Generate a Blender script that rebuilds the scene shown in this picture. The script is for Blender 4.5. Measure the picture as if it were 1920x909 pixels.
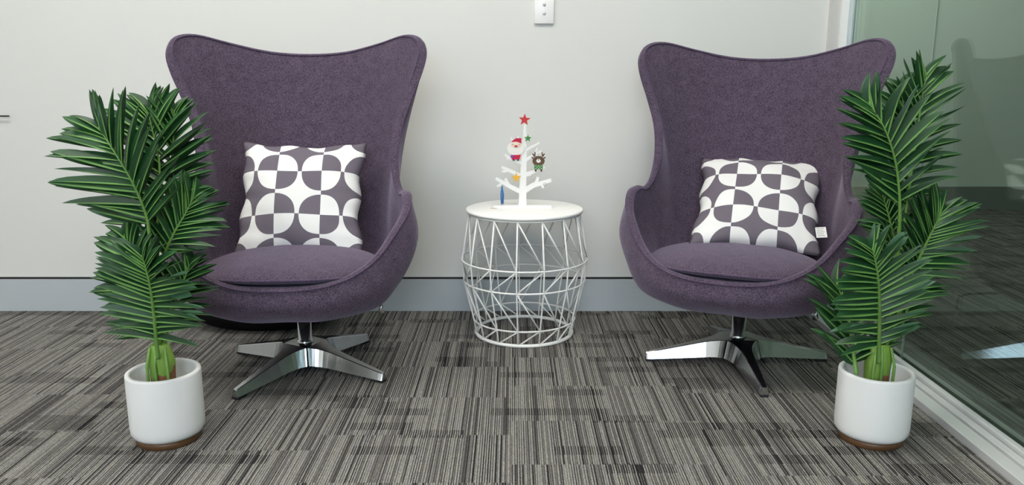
import bpy, bmesh, math, random
from mathutils import Vector, Matrix

for o in list(bpy.data.objects):
    bpy.data.objects.remove(o)
scene = bpy.context.scene
COL = scene.collection
PI = math.pi
random.seed(7)

# ---------------------------------------------------------------- camera
cam_data = bpy.data.cameras.new('camera')
cam = bpy.data.objects.new('camera', cam_data)
COL.objects.link(cam)
cam.location = (0, 0, 0.92)
cam.rotation_euler = (math.radians(90 - 11.8), 0, 0)
cam_data.sensor_width = 36.0
cam_data.lens = 1500 / 1920 * 36.0
cam_data.clip_start = 0.02
scene.camera = cam

# ---------------------------------------------------------------- world, exposure
world = bpy.data.worlds.new('world')
scene.world = world
world.use_nodes = True
world.node_tree.nodes['Background'].inputs[0].default_value = (0.75, 0.82, 0.9, 1)
world.node_tree.nodes['Background'].inputs[1].default_value = 0.6
scene.view_settings.view_transform = 'Standard'
scene.view_settings.look = 'None'
scene.view_settings.gamma = 1
scene.view_settings.use_curve_mapping = False
scene.view_settings.exposure = 0.95
PANEL_POWER = 7.5

# ---------------------------------------------------------------- helpers
def new_mat(name):
    m = bpy.data.materials.new(name)
    m.use_nodes = True
    nt = m.node_tree
    b = nt.nodes['Principled BSDF']
    return m, nt, b

def simple(name, col, rough=0.5, metal=0.0, spec=0.5, **kw):
    m, nt, b = new_mat(name)
    b.inputs['Base Color'].default_value = (*col, 1)
    b.inputs['Roughness'].default_value = rough
    b.inputs['Metallic'].default_value = metal
    b.inputs['Specular IOR Level'].default_value = spec
    for k, v in kw.items():
        b.inputs[k].default_value = v
    return m

class NT:
    """tiny node helper"""
    def __init__(s, nt):
        s.nt = nt
    def n(s, t, **kw):
        nd = s.nt.nodes.new(t)
        for k, v in kw.items():
            setattr(nd, k, v)
        return nd
    def link(s, a, b):
        s.nt.links.new(a, b)
    def val(s, sock, v):
        if hasattr(v, 'is_output'):
            s.link(v, sock)
        else:
            sock.default_value = v
    def m(s, op, a, b=None, c=None):
        nd = s.n('ShaderNodeMath', operation=op)
        s.val(nd.inputs[0], a)
        if b is not None: s.val(nd.inputs[1], b)
        if c is not None: s.val(nd.inputs[2], c)
        return nd.outputs[0]
    def mix(s, f, a, b, mode='MIX'):
        nd = s.n('ShaderNodeMix', data_type='RGBA', blend_type=mode)
        s.val(nd.inputs[0], f); s.val(nd.inputs[6], a); s.val(nd.inputs[7], b)
        return nd.outputs[2]
    def xyz(s, vec):
        nd = s.n('ShaderNodeSeparateXYZ'); s.link(vec, nd.inputs[0])
        return nd.outputs
    def comb(s, x, y, z=0.0):
        nd = s.n('ShaderNodeCombineXYZ')
        s.val(nd.inputs[0], x); s.val(nd.inputs[1], y); s.val(nd.inputs[2], z)
        return nd.outputs[0]
    def white(s, vec):
        nd = s.n('ShaderNodeTexWhiteNoise', noise_dimensions='3D'); s.link(vec, nd.inputs[0])
        return nd.outputs[0]
    def noise(s, vec, scale, detail=2.0, rough=0.5):
        nd = s.n('ShaderNodeTexNoise')
        if vec is not None: s.link(vec, nd.inputs['Vector'])
        nd.inputs['Scale'].default_value = scale
        nd.inputs['Detail'].default_value = detail
        nd.inputs['Roughness'].default_value = rough
        return nd.outputs[0]
    def bump(s, h, strength, dist, bsdf):
        nd = s.n('ShaderNodeBump'); s.link(h, nd.inputs['Height'])
        nd.inputs['Strength'].default_value = strength
        nd.inputs['Distance'].default_value = dist
        s.link(nd.outputs[0], bsdf.inputs['Normal'])

def objco(h):
    return h.n('ShaderNodeTexCoord').outputs['Object']

def link_bm(name, bm, mat=None, parent=None, smooth=True, loc=None, rot=None):
    me = bpy.data.meshes.new(name)
    bmesh.ops.recalc_face_normals(bm, faces=bm.faces)
    bm.to_mesh(me); bm.free()
    if mat is not None:
        me.materials.append(mat)
    for p in me.polygons:
        p.use_smooth = smooth
    return link_me(name, me, parent, loc, rot)

def link_me(name, me, parent=None, loc=None, rot=None):
    o = bpy.data.objects.new(name, me)
    COL.objects.link(o)
    if parent is not None: o.parent = parent
    if loc is not None: o.location = loc
    if rot is not None: o.rotation_euler = rot
    return o

def thing(name, label, cat, loc=(0, 0, 0), rotz=0.0, group=None):
    o = bpy.data.objects.new(name, None)
    COL.objects.link(o)
    o.empty_display_size = 0.05
    o.location = loc
    o.rotation_euler = (0, 0, rotz)
    return tag(o, label, cat, group)

def tag(o, label, cat, group=None):
    o['label'] = label; o['category'] = cat
    if group: o['group'] = group
    return o

def struct(o):
    o['kind'] = 'structure'
    return o

def box(bm, x0, x1, y0, y1, z0, z1, bev=0.0):
    r = bmesh.ops.create_cube(bm, size=1.0)
    vs = r['verts']
    for v in vs:
        v.co = Vector(((x0 + x1) / 2 + v.co.x * (x1 - x0), (y0 + y1) / 2 + v.co.y * (y1 - y0), (z0 + z1) / 2 + v.co.z * (z1 - z0)))
    if bev > 0:
        es = list({e for v in vs for e in v.link_edges})
        bmesh.ops.bevel(bm, geom=es, offset=bev, segments=2, affect='EDGES', profile=0.5)

def boxo(name, x0, x1, y0, y1, z0, z1, mat, parent=None, bev=0.0, smooth=False):
    bm = bmesh.new(); box(bm, x0, x1, y0, y1, z0, z1, bev)
    return link_bm(name, bm, mat, parent, smooth)

def tube(bm, pts, r, n=8, closed=False, cap=True):
    pts = [Vector(p) for p in pts]
    N = len(pts)
    rs = r if isinstance(r, (list, tuple)) else [r] * N
    rings = []
    prev = None
    for i, p in enumerate(pts):
        if closed:
            t = pts[(i + 1) % N] - pts[i - 1]
        else:
            t = pts[min(i + 1, N - 1)] - pts[max(i - 1, 0)]
        t.normalize()
        if prev is None:
            up = Vector((0, 0, 1)) if abs(t.z) < 0.9 else Vector((1, 0, 0))
            a = t.cross(up).normalized()
        else:
            a = (prev - t * prev.dot(t)).normalized()
        prev = a
        b = t.cross(a)
        rings.append([bm.verts.new(p + (a * math.cos(2 * PI * k / n) + b * math.sin(2 * PI * k / n)) * rs[i]) for k in range(n)])
    M = N if closed else N - 1
    for i in range(M):
        A, B = rings[i], rings[(i + 1) % N]
        off = 0
        if closed and i == N - 1:
            off = min(range(n), key=lambda q: (A[0].co - B[q].co).length)
        for k in range(n):
            bm.faces.new((A[k], A[(k + 1) % n], B[(k + 1 + off) % n], B[(k + off) % n]))
    if cap and not closed:
        bm.faces.new(rings[0][::-1]); bm.faces.new(rings[-1])

def lathe(bm, prof, n=48, cx=0, cy=0):
    """prof: list of (r,z); r==0 makes a pole"""
    rings = []
    for r, z in prof:
        if r < 1e-6:
            rings.append([bm.verts.new((cx, cy, z))])
        else:
            rings.append([bm.verts.new((cx + r * math.cos(2 * PI * k / n), cy + r * math.sin(2 * PI * k / n), z)) for k in range(n)])
    for A, B in zip(rings, rings[1:]):
        if len(A) == 1 and len(B) == 1: continue
        if len(A) == 1:
            for k in range(n): bm.faces.new((A[0], B[k], B[(k + 1) % n]))
        elif len(B) == 1:
            for k in range(n): bm.faces.new((A[k], A[(k + 1) % n], B[0]))
        else:
            for k in range(n): bm.faces.new((A[k], A[(k + 1) % n], B[(k + 1) % n], B[k]))

def prism(bm, poly, y0, y1, bev=0.0):
    """polygon in the xz plane extruded along y"""
    a = [bm.verts.new((x, y0, z)) for x, z in poly]
    b = [bm.verts.new((x, y1, z)) for x, z in poly]
    n = len(poly)
    bm.faces.new(a); bm.faces.new(b[::-1])
    for i in range(n):
        bm.faces.new((a[i], b[i], b[(i + 1) % n], a[(i + 1) % n]))

def catmull(P, t):
    """P list of Vectors, t in [0, len-1]"""
    n = len(P)
    i = min(int(t), n - 2); f = t - i
    p1, p2 = P[i], P[i + 1]
    p0 = P[i - 1] if i > 0 else p1 * 2 - p2
    p3 = P[i + 2] if i + 2 < n else p2 * 2 - p1
    return 0.5 * ((2 * p1) + (p2 - p0) * f + (2 * p0 - 5 * p1 + 4 * p2 - p3) * f * f + (3 * p1 - p0 - 3 * p2 + p3) * f ** 3)

# ---------------------------------------------------------------- materials
def make_carpet(name='carpet', dim=1.0):
    m, nt, b = new_mat(name)
    h = NT(nt)
    co = objco(h)
    wob = h.m('MULTIPLY', h.m('SUBTRACT', h.noise(co, 260.0, 1.0), 0.5), 0.0016)
    x, y, z = h.xyz(co)
    xw = h.m('ADD', x, wob)
    P = 0.0059                                    # one light loop row and one dark groove
    q = h.m('DIVIDE', xw, P)
    row = h.m('FLOOR', q)
    fr = h.m('FRACT', q)
    # carpet tiles 50 x 25 cm; the yarn is reshuffled in every tile
    tx = h.m('FLOOR', h.m('DIVIDE', x, 0.5))
    ysh = h.m('ADD', y, h.m('MULTIPLY', h.white(h.comb(tx, 3.0, 1.0)), 0.25))
    ty = h.m('FLOOR', h.m('DIVIDE', ysh, 0.25))
    rnd = h.white(h.comb(row, ty, tx))
    rnd2 = h.white(h.comb(row, ty, h.m('ADD', tx, 31.0)))
    # dashes where the dark yarn comes up over a short length and some width
    by = h.m('FLOOR', h.m('DIVIDE', y, 0.047))
    bx = h.m('FLOOR', h.m('DIVIDE', h.m('ADD', x, h.m('MULTIPLY', h.white(h.comb(by, 9.0, 2.0)), 0.6)), 0.17))
    band = h.m('GREATER_THAN', h.white(h.comb(bx, by, 5.0)), 0.83)
    # groove width: usually a third of the row, sometimes closed, wider inside a dash
    gw = h.m('ADD', h.m('MULTIPLY_ADD', rnd, 0.44, 0.10), h.m('ADD', h.m('MULTIPLY', band, 0.26), h.m('MULTIPLY', h.m('GREATER_THAN', rnd, 0.88), 0.30)))
    dark = h.m('LESS_THAN', fr, gw)
    speck = h.white(h.comb(h.m('FLOOR', h.m('DIVIDE', xw, 0.0015)), h.m('FLOOR', h.m('DIVIDE', y, 0.0034)), 4.0))
    hue = h.white(h.comb(row, h.m('FLOOR', h.m('DIVIDE', ysh, 0.05)), 8.0))
    light = h.mix(hue, (0.285, 0.275, 0.240, 1), (0.245, 0.238, 0.232, 1))
    light = h.mix(h.m('GREATER_THAN', rnd2, 0.72), light, (0.155, 0.145, 0.138, 1))
    darkc = h.mix(rnd2, (0.014, 0.013, 0.015, 1), (0.060, 0.056, 0.055, 1))
    c = h.mix(dark, light, darkc)
    sp = h.m('MULTIPLY_ADD', speck, 0.60, 0.70)
    c = h.mix(1.0, c, h.comb(sp, sp, sp), 'MULTIPLY')
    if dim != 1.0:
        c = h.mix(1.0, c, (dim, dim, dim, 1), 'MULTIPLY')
    h.link(c, b.inputs['Base Color'])
    b.inputs['Roughness'].default_value = 0.95
    b.inputs['Specular IOR Level'].default_value = 0.1
    ridge = h.m('ADD', h.m('SUBTRACT', 1.0, dark), h.m('MULTIPLY', speck, 0.5))
    h.bump(ridge, 0.5, 0.0015, b)
    return m

def make_fabric(name, c1, c2, scale=400.0, bump=0.25):
    m, nt, b = new_mat(name)
    h = NT(nt)
    co = objco(h)
    n1 = h.noise(co, scale, 2.0, 0.7)
    n2 = h.noise(co, 35.0, 2.0)
    f = h.m('MULTIPLY_ADD', h.m('SUBTRACT', n1, 0.5), 4.2, 0.5)
    nd = h.n('ShaderNodeClamp'); h.link(f, nd.inputs[0])
    f2 = h.m('MULTIPLY_ADD', h.m('SUBTRACT', n2, 0.5), 0.5, nd.outputs[0])
    nd2 = h.n('ShaderNodeClamp'); h.link(f2, nd2.inputs[0])
    c = h.mix(nd2.outputs[0], (*c1, 1), (*c2, 1))
    h.link(c, b.inputs['Base Color'])
    b.inputs['Roughness'].default_value = 0.92
    b.inputs['Specular IOR Level'].default_value = 0.15
    b.inputs['Sheen Weight'].default_value = 0.35
    b.inputs['Sheen Roughness'].default_value = 0.5
    b.inputs['Sheen Tint'].default_value = (0.8, 0.7, 0.9, 1)
    h.bump(n1, bump, 0.002, b)
    return m

def make_wall(name, col, rough=0.7):
    m, nt, b = new_mat(name)
    h = NT(nt)
    co = objco(h)
    n = h.noise(co, 90.0, 3.0)
    n2 = h.noise(co, 1.5, 2.0)
    c = h.mix(n2, (col[0] * 0.985, col[1] * 0.985, col[2] * 0.98, 1), (*col, 1))
    h.link(c, b.inputs['Base Color'])
    b.inputs['Roughness'].default_value = rough
    b.inputs['Specular IOR Level'].default_value = 0.3
    h.bump(n, 0.08, 0.001, b)
    return m

def make_pattern():
    m, nt, b = new_mat('geometric_print_cotton')
    h = NT(nt)
    uv = h.n('ShaderNodeTexCoord').outputs['UV']
    u, v, _ = h.xyz(uv)      # uv in metres from the pillow centre
    P, PV = 0.142, 0.150
    a = h.m('DIVIDE', h.m('ADD', u, 0.072 + 10 * P), P)
    c = h.m('DIVIDE', h.m('ADD', v, -0.077 + 10 * PV), PV)
    cell = h.m('MODULO', h.m('ADD', h.m('FLOOR', a), h.m('FLOOR', c)), 2.0)
    da = h.m('ABSOLUTE', h.m('SUBTRACT', h.m('FRACT', h.m('ADD', a, 0.5)), 0.5))
    dc = h.m('ABSOLUTE', h.m('SUBTRACT', h.m('FRACT', h.m('ADD', c, 0.5)), 0.5))
    e = 2.35
    r = h.m('ADD', h.m('POWER', da, e), h.m('POWER', dc, e))
    inside = h.m('LESS_THAN', r, 0.455 ** e)
    x = h.m('ABSOLUTE', h.m('SUBTRACT', cell, inside))
    x = h.m('SUBTRACT', 1.0, x)
    white, grey = (0.79, 0.79, 0.78, 1), (0.145, 0.125, 0.155, 1)
    col = h.mix(x, white, grey)
    h.link(col, b.inputs['Base Color'])
    b.inputs['Roughness'].default_value = 0.75
    b.inputs['Specular IOR Level'].default_value = 0.25
    co = objco(h)
    h.bump(h.noise(co, 900.0, 1.0), 0.1, 0.001, b)
    return m

def make_leaf():
    m, nt, b = new_mat('palm_leaf')
    h = NT(nt)
    uv = h.n('ShaderNodeTexCoord').outputs['UV']
    u, v, _ = h.xyz(uv)
    oi = h.n('ShaderNodeObjectInfo').outputs['Random']
    d = h.m('ABSOLUTE', h.m('SUBTRACT', v, 0.5))
    mr = h.n('ShaderNodeMapRange'); mr.interpolation_type = 'SMOOTHSTEP'
    h.link(d, mr.inputs[0]); mr.inputs[1].default_value = 0.05; mr.inputs[2].default_value = 0.11
    mr.inputs[3].default_value = 1.0; mr.inputs[4].default_value = 0.0
    fade = h.m('SUBTRACT', 1.0, h.m('MULTIPLY', h.m('POWER', u, 2.0), 0.7))
    rib = h.m('MULTIPLY', mr.outputs[0], fade)
    stripes = h.m('MULTIPLY_ADD', h.m('SINE', h.m('MULTIPLY', v, 75.0)), 0.10, 0.9)
    base = h.mix(oi, (0.006, 0.040, 0.011, 1), (0.015, 0.074, 0.020, 1))
    base = h.mix(h.m('MULTIPLY', h.m('POWER', u, 3.0), 0.5), base, (0.032, 0.11, 0.038, 1))
    base = h.mix(1.0, base, h.comb(stripes, stripes, stripes), 'MULTIPLY')
    front = h.mix(rib, base, (0.16, 0.34, 0.08, 1))
    back = h.mix(h.m('MULTIPLY', rib, 0.35), (0.05, 0.13, 0.07, 1), (0.13, 0.25, 0.10, 1))
    bf = h.n('ShaderNodeNewGeometry').outputs['Backfacing']
    col = h.mix(bf, front, back)
    h.link(col, b.inputs['Base Color'])
    b.inputs['Roughness'].default_value = 0.46
    b.inputs['Specular IOR Level'].default_value = 0.4
    return m

def make_stem(name, ca, cb, scale):
    m, nt, b = new_mat(name)
    h = NT(nt)
    co = objco(h)
    mp = h.n('ShaderNodeMapping'); h.link(co, mp.inputs[0]); mp.inputs['Scale'].default_value = (1, 1, 0.15)
    n = h.noise(mp.outputs[0], scale, 3.0)
    h.link(h.mix(n, (*ca, 1), (*cb, 1)), b.inputs['Base Color'])
    b.inputs['Roughness'].default_value = 0.5
    h.bump(n, 0.3, 0.002, b)
    return m

def make_trunk():
    m, nt, b = new_mat('palm_trunk')
    h = NT(nt)
    co = objco(h)
    x, y, z = h.xyz(co)
    mp = h.n('ShaderNodeMapping'); h.link(co, mp.inputs[0]); mp.inputs['Scale'].default_value = (1, 1, 0.2)
    n = h.noise(mp.outputs[0], 120.0, 3.0)
    n2 = h.noise(co, 40.0, 2.0)
    g = h.mix(n, (0.09, 0.22, 0.025, 1), (0.25, 0.40, 0.07, 1))
    br = h.mix(n, (0.13, 0.05, 0.022, 1), (0.27, 0.12, 0.06, 1))
    edge = h.m('GREATER_THAN', h.m('ADD', z, h.m('ADD', h.m('MULTIPLY', n2, 0.05), h.m('MULTIPLY', x, -0.5))), 0.205)
    h.link(h.mix(edge, br, g), b.inputs['Base Color'])
    b.inputs['Roughness'].default_value = 0.6
    h.bump(n, 0.4, 0.003, b)
    return m

def make_wood():
    m, nt, b = new_mat('stained_wood')
    h = NT(nt)
    co = objco(h)
    mp = h.n('ShaderNodeMapping'); h.link(co, mp.inputs[0]); mp.inputs['Scale'].default_value = (1, 8, 8)
    n = h.noise(mp.outputs[0], 14.0, 4.0, 0.6)
    h.link(h.mix(n, (0.060, 0.026, 0.009, 1), (0.17, 0.08, 0.028, 1)), b.inputs['Base Color'])
    b.inputs['Roughness'].default_value = 0.45
    return m

def make_glass():
    m = bpy.data.materials.new('tinted_glass'); m.use_nodes = True
    nt = m.node_tree; nt.nodes.clear()
    h = NT(nt)
    out = h.n('ShaderNodeOutputMaterial')
    tr = h.n('ShaderNodeBsdfTransparent'); tr.inputs[0].default_value = (0.80, 0.86, 0.82, 1)
    gl = h.n('ShaderNodeBsdfGlossy'); gl.inputs['Roughness'].default_value = 0.015; gl.inputs[0].default_value = (0.85, 0.95, 0.88, 1)
    fr = h.n('ShaderNodeFresnel')
    bf = h.n('ShaderNodeNewGeometry').outputs['Backfacing']
    h.link(h.m('MULTIPLY_ADD', bf, 1 / 1.5 - 1.5, 1.5), fr.inputs[0])   # straight-through pane: same fresnel on both faces
    mx = h.n('ShaderNodeMixShader')
    h.link(fr.outputs[0], mx.inputs[0]); h.link(tr.outputs[0], mx.inputs[1]); h.link(gl.outputs[0], mx.inputs[2])
    h.link(mx.outputs[0], out.inputs[0])
    return m

def emit(name, col, s):
    m, nt, b = new_mat(name)
    b.inputs['Base Color'].default_value = (*col, 1)
    b.inputs['Emission Color'].default_value = (*col, 1)
    b.inputs['Emission Strength'].default_value = s
    return m

def make_chrome():
    m, nt, b = new_mat('polished_aluminium')
    h = NT(nt)
    n = h.noise(objco(h), 30.0, 3.0)
    b.inputs['Base Color'].default_value = (0.50, 0.51, 0.52, 1)
    b.inputs['Metallic'].default_value = 1.0
    r = h.m('MULTIPLY_ADD', n, 0.14, 0.10)
    h.link(r, b.inputs['Roughness'])
    return m

M_CARPET = make_carpet()
M_CARPET2 = make_carpet('carpet_dimmed', 0.7)  # same carpet, with the dimness of the room beyond put into its colour
M_WALL = make_wall('white_paint', (0.695, 0.70, 0.672))
M_WALL_GREEN = make_wall('grey_green_paint', (0.54, 0.585, 0.53))
M_CEIL = make_wall('ceiling_paint', (0.8, 0.8, 0.78))
M_BASE = make_wall('baseboard_paint', (0.47, 0.515, 0.54), 0.45)
M_BLACK = simple('black_rubber', (0.012, 0.012, 0.013), 0.6)
M_BLACKPAINT = simple('black_paint', (0.02, 0.018, 0.02), 0.5)
M_FAB = make_fabric('purple_wool', (0.028, 0.020, 0.033), (0.135, 0.100, 0.148))
M_PIPE = make_fabric('purple_piping', (0.040, 0.027, 0.052), (0.12, 0.085, 0.14))
M_BAG = simple('black_cloth', (0.006, 0.006, 0.007), 0.9, 0, 0.1)
M_CHROME = make_chrome()
M_WHITE = simple('white_powder_coat', (0.88, 0.88, 0.86), 0.55, 0, 0.3)
M_PLY = simple('white_painted_wood', (0.86, 0.86, 0.84), 0.5)
M_POT = make_wall('matt_white_ceramic', (0.80, 0.81, 0.80), 0.55)
M_POTIN = make_wall('ceramic_inside', (0.62, 0.60, 0.54), 0.8)
M_WOOD = make_wood()
M_LEAF = make_leaf()
M_STEM = make_stem('palm_stem', (0.07, 0.20, 0.03), (0.20, 0.36, 0.08), 90.0)
M_TRUNK = make_trunk()
M_GLASS = make_glass()
M_ALU = simple('brushed_aluminium', (0.72, 0.73, 0.73), 0.35, 0.35)
M_GREYSEAL = simple('grey_seal', (0.30, 0.31, 0.30), 0.5)
M_PATTERN = make_pattern()
M_PLASTIC = simple('switch_plastic', (0.83, 0.82, 0.81), 0.3)
M_METALBTN = simple('button_grey', (0.55, 0.55, 0.55), 0.25, 0.3)
M_TAG = simple('tag_white', (0.85, 0.85, 0.83), 0.6)
M_INK = simple('ink_grey', (0.35, 0.35, 0.35), 0.7)

# ---------------------------------------------------------------- setting
XL, XG, YB, YF, ZC = -3.2, 1.255, 3.08, -3.2, 2.7
XR2, YR2 = 4.6, 5.55
def plane_obj(name, verts, mat):
    bm = bmesh.new()
    bm.faces.new([bm.verts.new(v) for v in verts])
    me = bpy.data.meshes.new(name); bm.to_mesh(me); bm.free(); me.materials.append(mat)
    return struct(link_me(name, me))

struct(boxo('floor', XL, XG, YF, YB + 0.1, -0.1, 0.0, M_CARPET))
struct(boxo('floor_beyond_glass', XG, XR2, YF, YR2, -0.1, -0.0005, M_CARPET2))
struct(boxo('ceiling', XL, XR2, YF, YR2, ZC, ZC + 0.1, M_CEIL))
struct(boxo('wall_back', XL, 1.207, YB, YB + 0.12, 0.137, ZC, M_WALL))
struct(boxo('wall_left', XL - 0.1, XL, YF, YB + 0.1, 0, ZC, M_WALL))
struct(boxo('wall_front', XL, XR2, YF - 0.1, YF, 0, ZC, M_WALL))
struct(boxo('wall_beyond_glass', XG + 0.02, XR2, YR2, YR2 + 0.1, 0, ZC, M_WALL_GREEN))
struct(boxo('wall_right', XR2, XR2 + 0.1, YF, YR2, 0, ZC, M_WALL_GREEN))
struct(boxo('wall_end', 1.13, 1.25, YB + 0.12, YR2, 0, ZC, M_WALL))
struct(boxo('baseboard_back', XL, 1.14, YB - 0.012, YB + 0.02, 0, 0.127, M_BASE))
struct(boxo('trim_1', XL, 1.14, YB + 0.006, YB + 0.03, 0.127, 0.137, M_BLACKPAINT))
# end post of the glazed wall: painted stop, white stop, aluminium channel
struct(boxo('trim_2', 1.175, 1.212, YB - 0.022, YB + 0.02, 0.0, ZC, simple('warm_grey_paint', (0.60, 0.59, 0.56), 0.5)))
struct(boxo('trim_3', 1.212, 1.238, YB - 0.030, YB + 0.12, 0.0, ZC, M_WHITE))
struct(boxo('trim_4', 1.238, 1.262, YB - 0.022, YB + 0.05, 0.0, ZC, M_ALU))
struct(boxo('trim_5', 1.262, 1.268, YB - 0.02, YB + 0.05, 0.0, ZC, M_BLACK))
# floor channel below the glass: several stepped strips
struct(boxo('trim_6', 1.150, 1.192, YF, YB - 0.03, 0, 0.022, M_ALU, bev=0.002))
struct(boxo('trim_7', 1.192, 1.200, YF, YB - 0.03, 0, 0.016, M_GREYSEAL))
struct(boxo('trim_8', 1.200, 1.222, YF, YB - 0.03, 0, 0.024, M_ALU, bev=0.002))
struct(boxo('trim_9', 1.222, 1.227, YF, YB - 0.03, 0, 0.018, M_GREYSEAL))
struct(boxo('trim_10', 1.227, 1.246, YF, YB - 0.03, 0, 0.034, M_ALU, bev=0.002))
struct(boxo('trim_11', 1.246, 1.252, YF, YB - 0.03, 0, 0.030, M_BLACK))
struct(boxo('trim_12', 1.266, 1.285, YF, YB - 0.03, 0, 0.030, M_GREYSEAL))
# two glass panes with a slim vertical joint
YJ = 2.455
struct(boxo('window_1', 1.2560, 1.2620, YJ + 0.0015, YB + 0.0, 0.025, ZC, M_GLASS))
struct(boxo('window_2', 1.2560, 1.2620, YF, YJ - 0.0015, 0.025, ZC, M_GLASS))
struct(boxo('trim_13', 1.2558, 1.2622, YJ - 0.0014, YJ + 0.0014, 0.025, ZC, simple('joint_seal', (0.35, 0.42, 0.36), 0.4)))
struct(boxo('baseboard_rear_beyond_glass', 2.62, XR2, YR2 - 0.015, YR2, 0, 0.16, simple('dark_base', (0.16, 0.18, 0.16), 0.6)))
struct(boxo('baseboard_beyond_glass', XG + 0.02, 2.62, YR2 - 0.015, YR2, 0, 0.16, simple('beige_base', (0.42, 0.40, 0.32), 0.6)))

# ceiling lights and added fill panels (their own light stays here)
M_PANEL = emit('light_panel', (1.0, 0.965, 0.90), PANEL_POWER)
M_PANEL_FILL = emit('fill_panel', (0.95, 1, 0.93), 8.0)  # unseen panel added to brighten the room beyond the glass
k = 0
for px_, py_ in ((-1.5, 1.75), (0.2, 1.75), (-1.9, -0.9), (0.0, -0.9), (2.1, 4.6), (-1.9, -2.2), (0.0, -2.2)):  # last two are extra panels added as front fill
    names = ['over the left armchair', 'over the small table', 'left one behind the camera', 'right one behind the camera', 'added to brighten the room beyond the glass', 'left fill added at the rear wall', 'right fill added at the rear wall']
    t = thing('ceiling_light', 'flat square white ceiling light panel, ' + names[k], 'light', (px_, py_, ZC))
    bm = bmesh.new()
    for a in ((-.62, -.58, -.32, .32), (.58, .62, -.32, .32), (-.58, .58, -.32, -.28), (-.58, .58, .28, .32)):
        box(bm, *a, -0.015, 0.0)
    link_bm('frame', bm, M_WHITE, t, False)
    boxo('diffuser', -.58, .58, -.28, .28, -0.010, -0.002, M_PANEL if px_ < 1.5 else M_PANEL_FILL, t)
    k += 1
# window with daylight on the wall behind the camera
struct(boxo('window_3', -1.2, 0.4, YF + 0.001, YF + 0.02, 1.0, 2.2, emit('daylight_window', (0.62, 0.78, 1.0), 5.0)))

# small objects on the wall
t = thing('switch_plate', 'white wall switch plate with two round buttons showing, above the small table', 'switch', (0.119, YB, 1.107))
boxo('plate', -.0365, .0365, -0.010, 0.0, 0, 0.118, M_PLASTIC, t, 0.002, True)
for zz in (0.036, 0.068, 0.098):
    bm = bmesh.new(); lathe(bm, [(0, .0135), (.0042, .0132), (.0058, .0115), (.0062, .009)], 20)
    o = link_bm('button', bm, M_METALBTN, t, True, (0, 0, zz - .0)); o.rotation_euler = (PI / 2, 0, 0)
t = thing('wall_rail', 'thin black rail on the white wall at the far left edge', 'rail', (-1.905, YB, .769))
bm = bmesh.new(); tube(bm, [(0, -.016, 0), (-.30, -.016, 0), (-.62, -.016, 0)], .0028, 10)
link_bm('bar', bm, M_BLACK, t)
for xx in (-.12, -.5):
    bm = bmesh.new(); tube(bm, [(xx, -.016, 0), (xx, 0, 0)], .003, 8); link_bm('bracket', bm, M_BLACK, t)

# ---------------------------------------------------------------- egg armchair
KEYS = [  # (rim key t, A, B, C, R)  right half, front centre -> top back centre
    (0,  (0, -.16, .206), (0, -.265, .242), (0, -.308, .280), (0, -.305, .335)),
    (1,  (.06, -.155, .206), (.105, -.257, .236), (.120, -.298, .284), (.112, -.295, .340)),
    (2,  (.11, -.135, .207), (.19, -.225, .242), (.218, -.258, .30), (.200, -.260, .362)),
    (3,  (.145, -.11, .207), (.26, -.175, .250), (.294, -.200, .330), (.268, -.212, .405)),
    (4,  (.165, -.085, .208), (.287, -.125, .268), (.343, -.142, .375), (.318, -.160, .468)),
    (5,  (.175, -.06, .208), (.300, -.09, .283), (.370, -.097, .410), (.347, -.112, .512)),
    (6,  (.178, -.03, .208), (.303, -.05, .295), (.373, -.045, .435), (.357, -.062, .553)),
    (7,  (.180, 0, .209), (.302, 0, .300), (.356, .008, .44), (.347, -.013, .565)),
    (8,  (.180, .02, .209), (.298, .04, .303), (.332, .055, .44), (.329, .025, .560)),
    (9,  (.178, .035, .209), (.297, .07, .307), (.315, .090, .46), (.314, .055, .594)),
    (10, (.175, .05, .210), (.290, .095, .31), (.308, .12, .485), (.310, .085, .670)),
    (11, (.168, .065, .210), (.280, .125, .315), (.303, .16, .52), (.325, .118, .76)),
    (12, (.160, .08, .210), (.270, .150, .32), (.300, .19, .56), (.358, .140, .85)),
    (13, (.150, .09, .210), (.255, .175, .325), (.290, .22, .59), (.390, .153, .93)),
    (14, (.140, .10, .210), (.240, .195, .33), (.275, .245, .61), (.403, .17, .985)),
    (15, (.125, .115, .210), (.215, .215, .335), (.250, .27, .62), (.388, .20, 1.026)),
    (16, (.105, .125, .210), (.180, .235, .34), (.215, .295, .62), (.340, .25, 1.036)),
    (17, (.075, .14, .210), (.130, .255, .34), (.160, .315, .62), (.25, .325, 1.012)),
    (18, (.038, .148, .210), (.065, .268, .34), (.085, .332, .62), (.13, .378, .986)),
    (19, (0, .15, .210), (0, .272, .34), (0, .338, .62), (0, .393, .978)),
]
def rim_profile(t):
    """t in [-19,19]; returns [bottom,A,B,C,R]"""
    s = 1 if t >= 0 else -1
    t = abs(t)
    out = [Vector((0, .0, .203))]
    for c in range(1, 5):
        P = [Vector(k[c]) for k in KEYS]
        # mirrored neighbours keep the curve smooth through the symmetry plane
        mir = lambda v: Vector((-v.x, v.y, v.z))
        Q = [mir(P[2]), mir(P[1])] + P + [mir(P[-2]), mir(P[-3])]
        p = catmull(Q, t + 2)
        out.append(Vector((p.x * s, p.y, p.z)))
    return out

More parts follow.
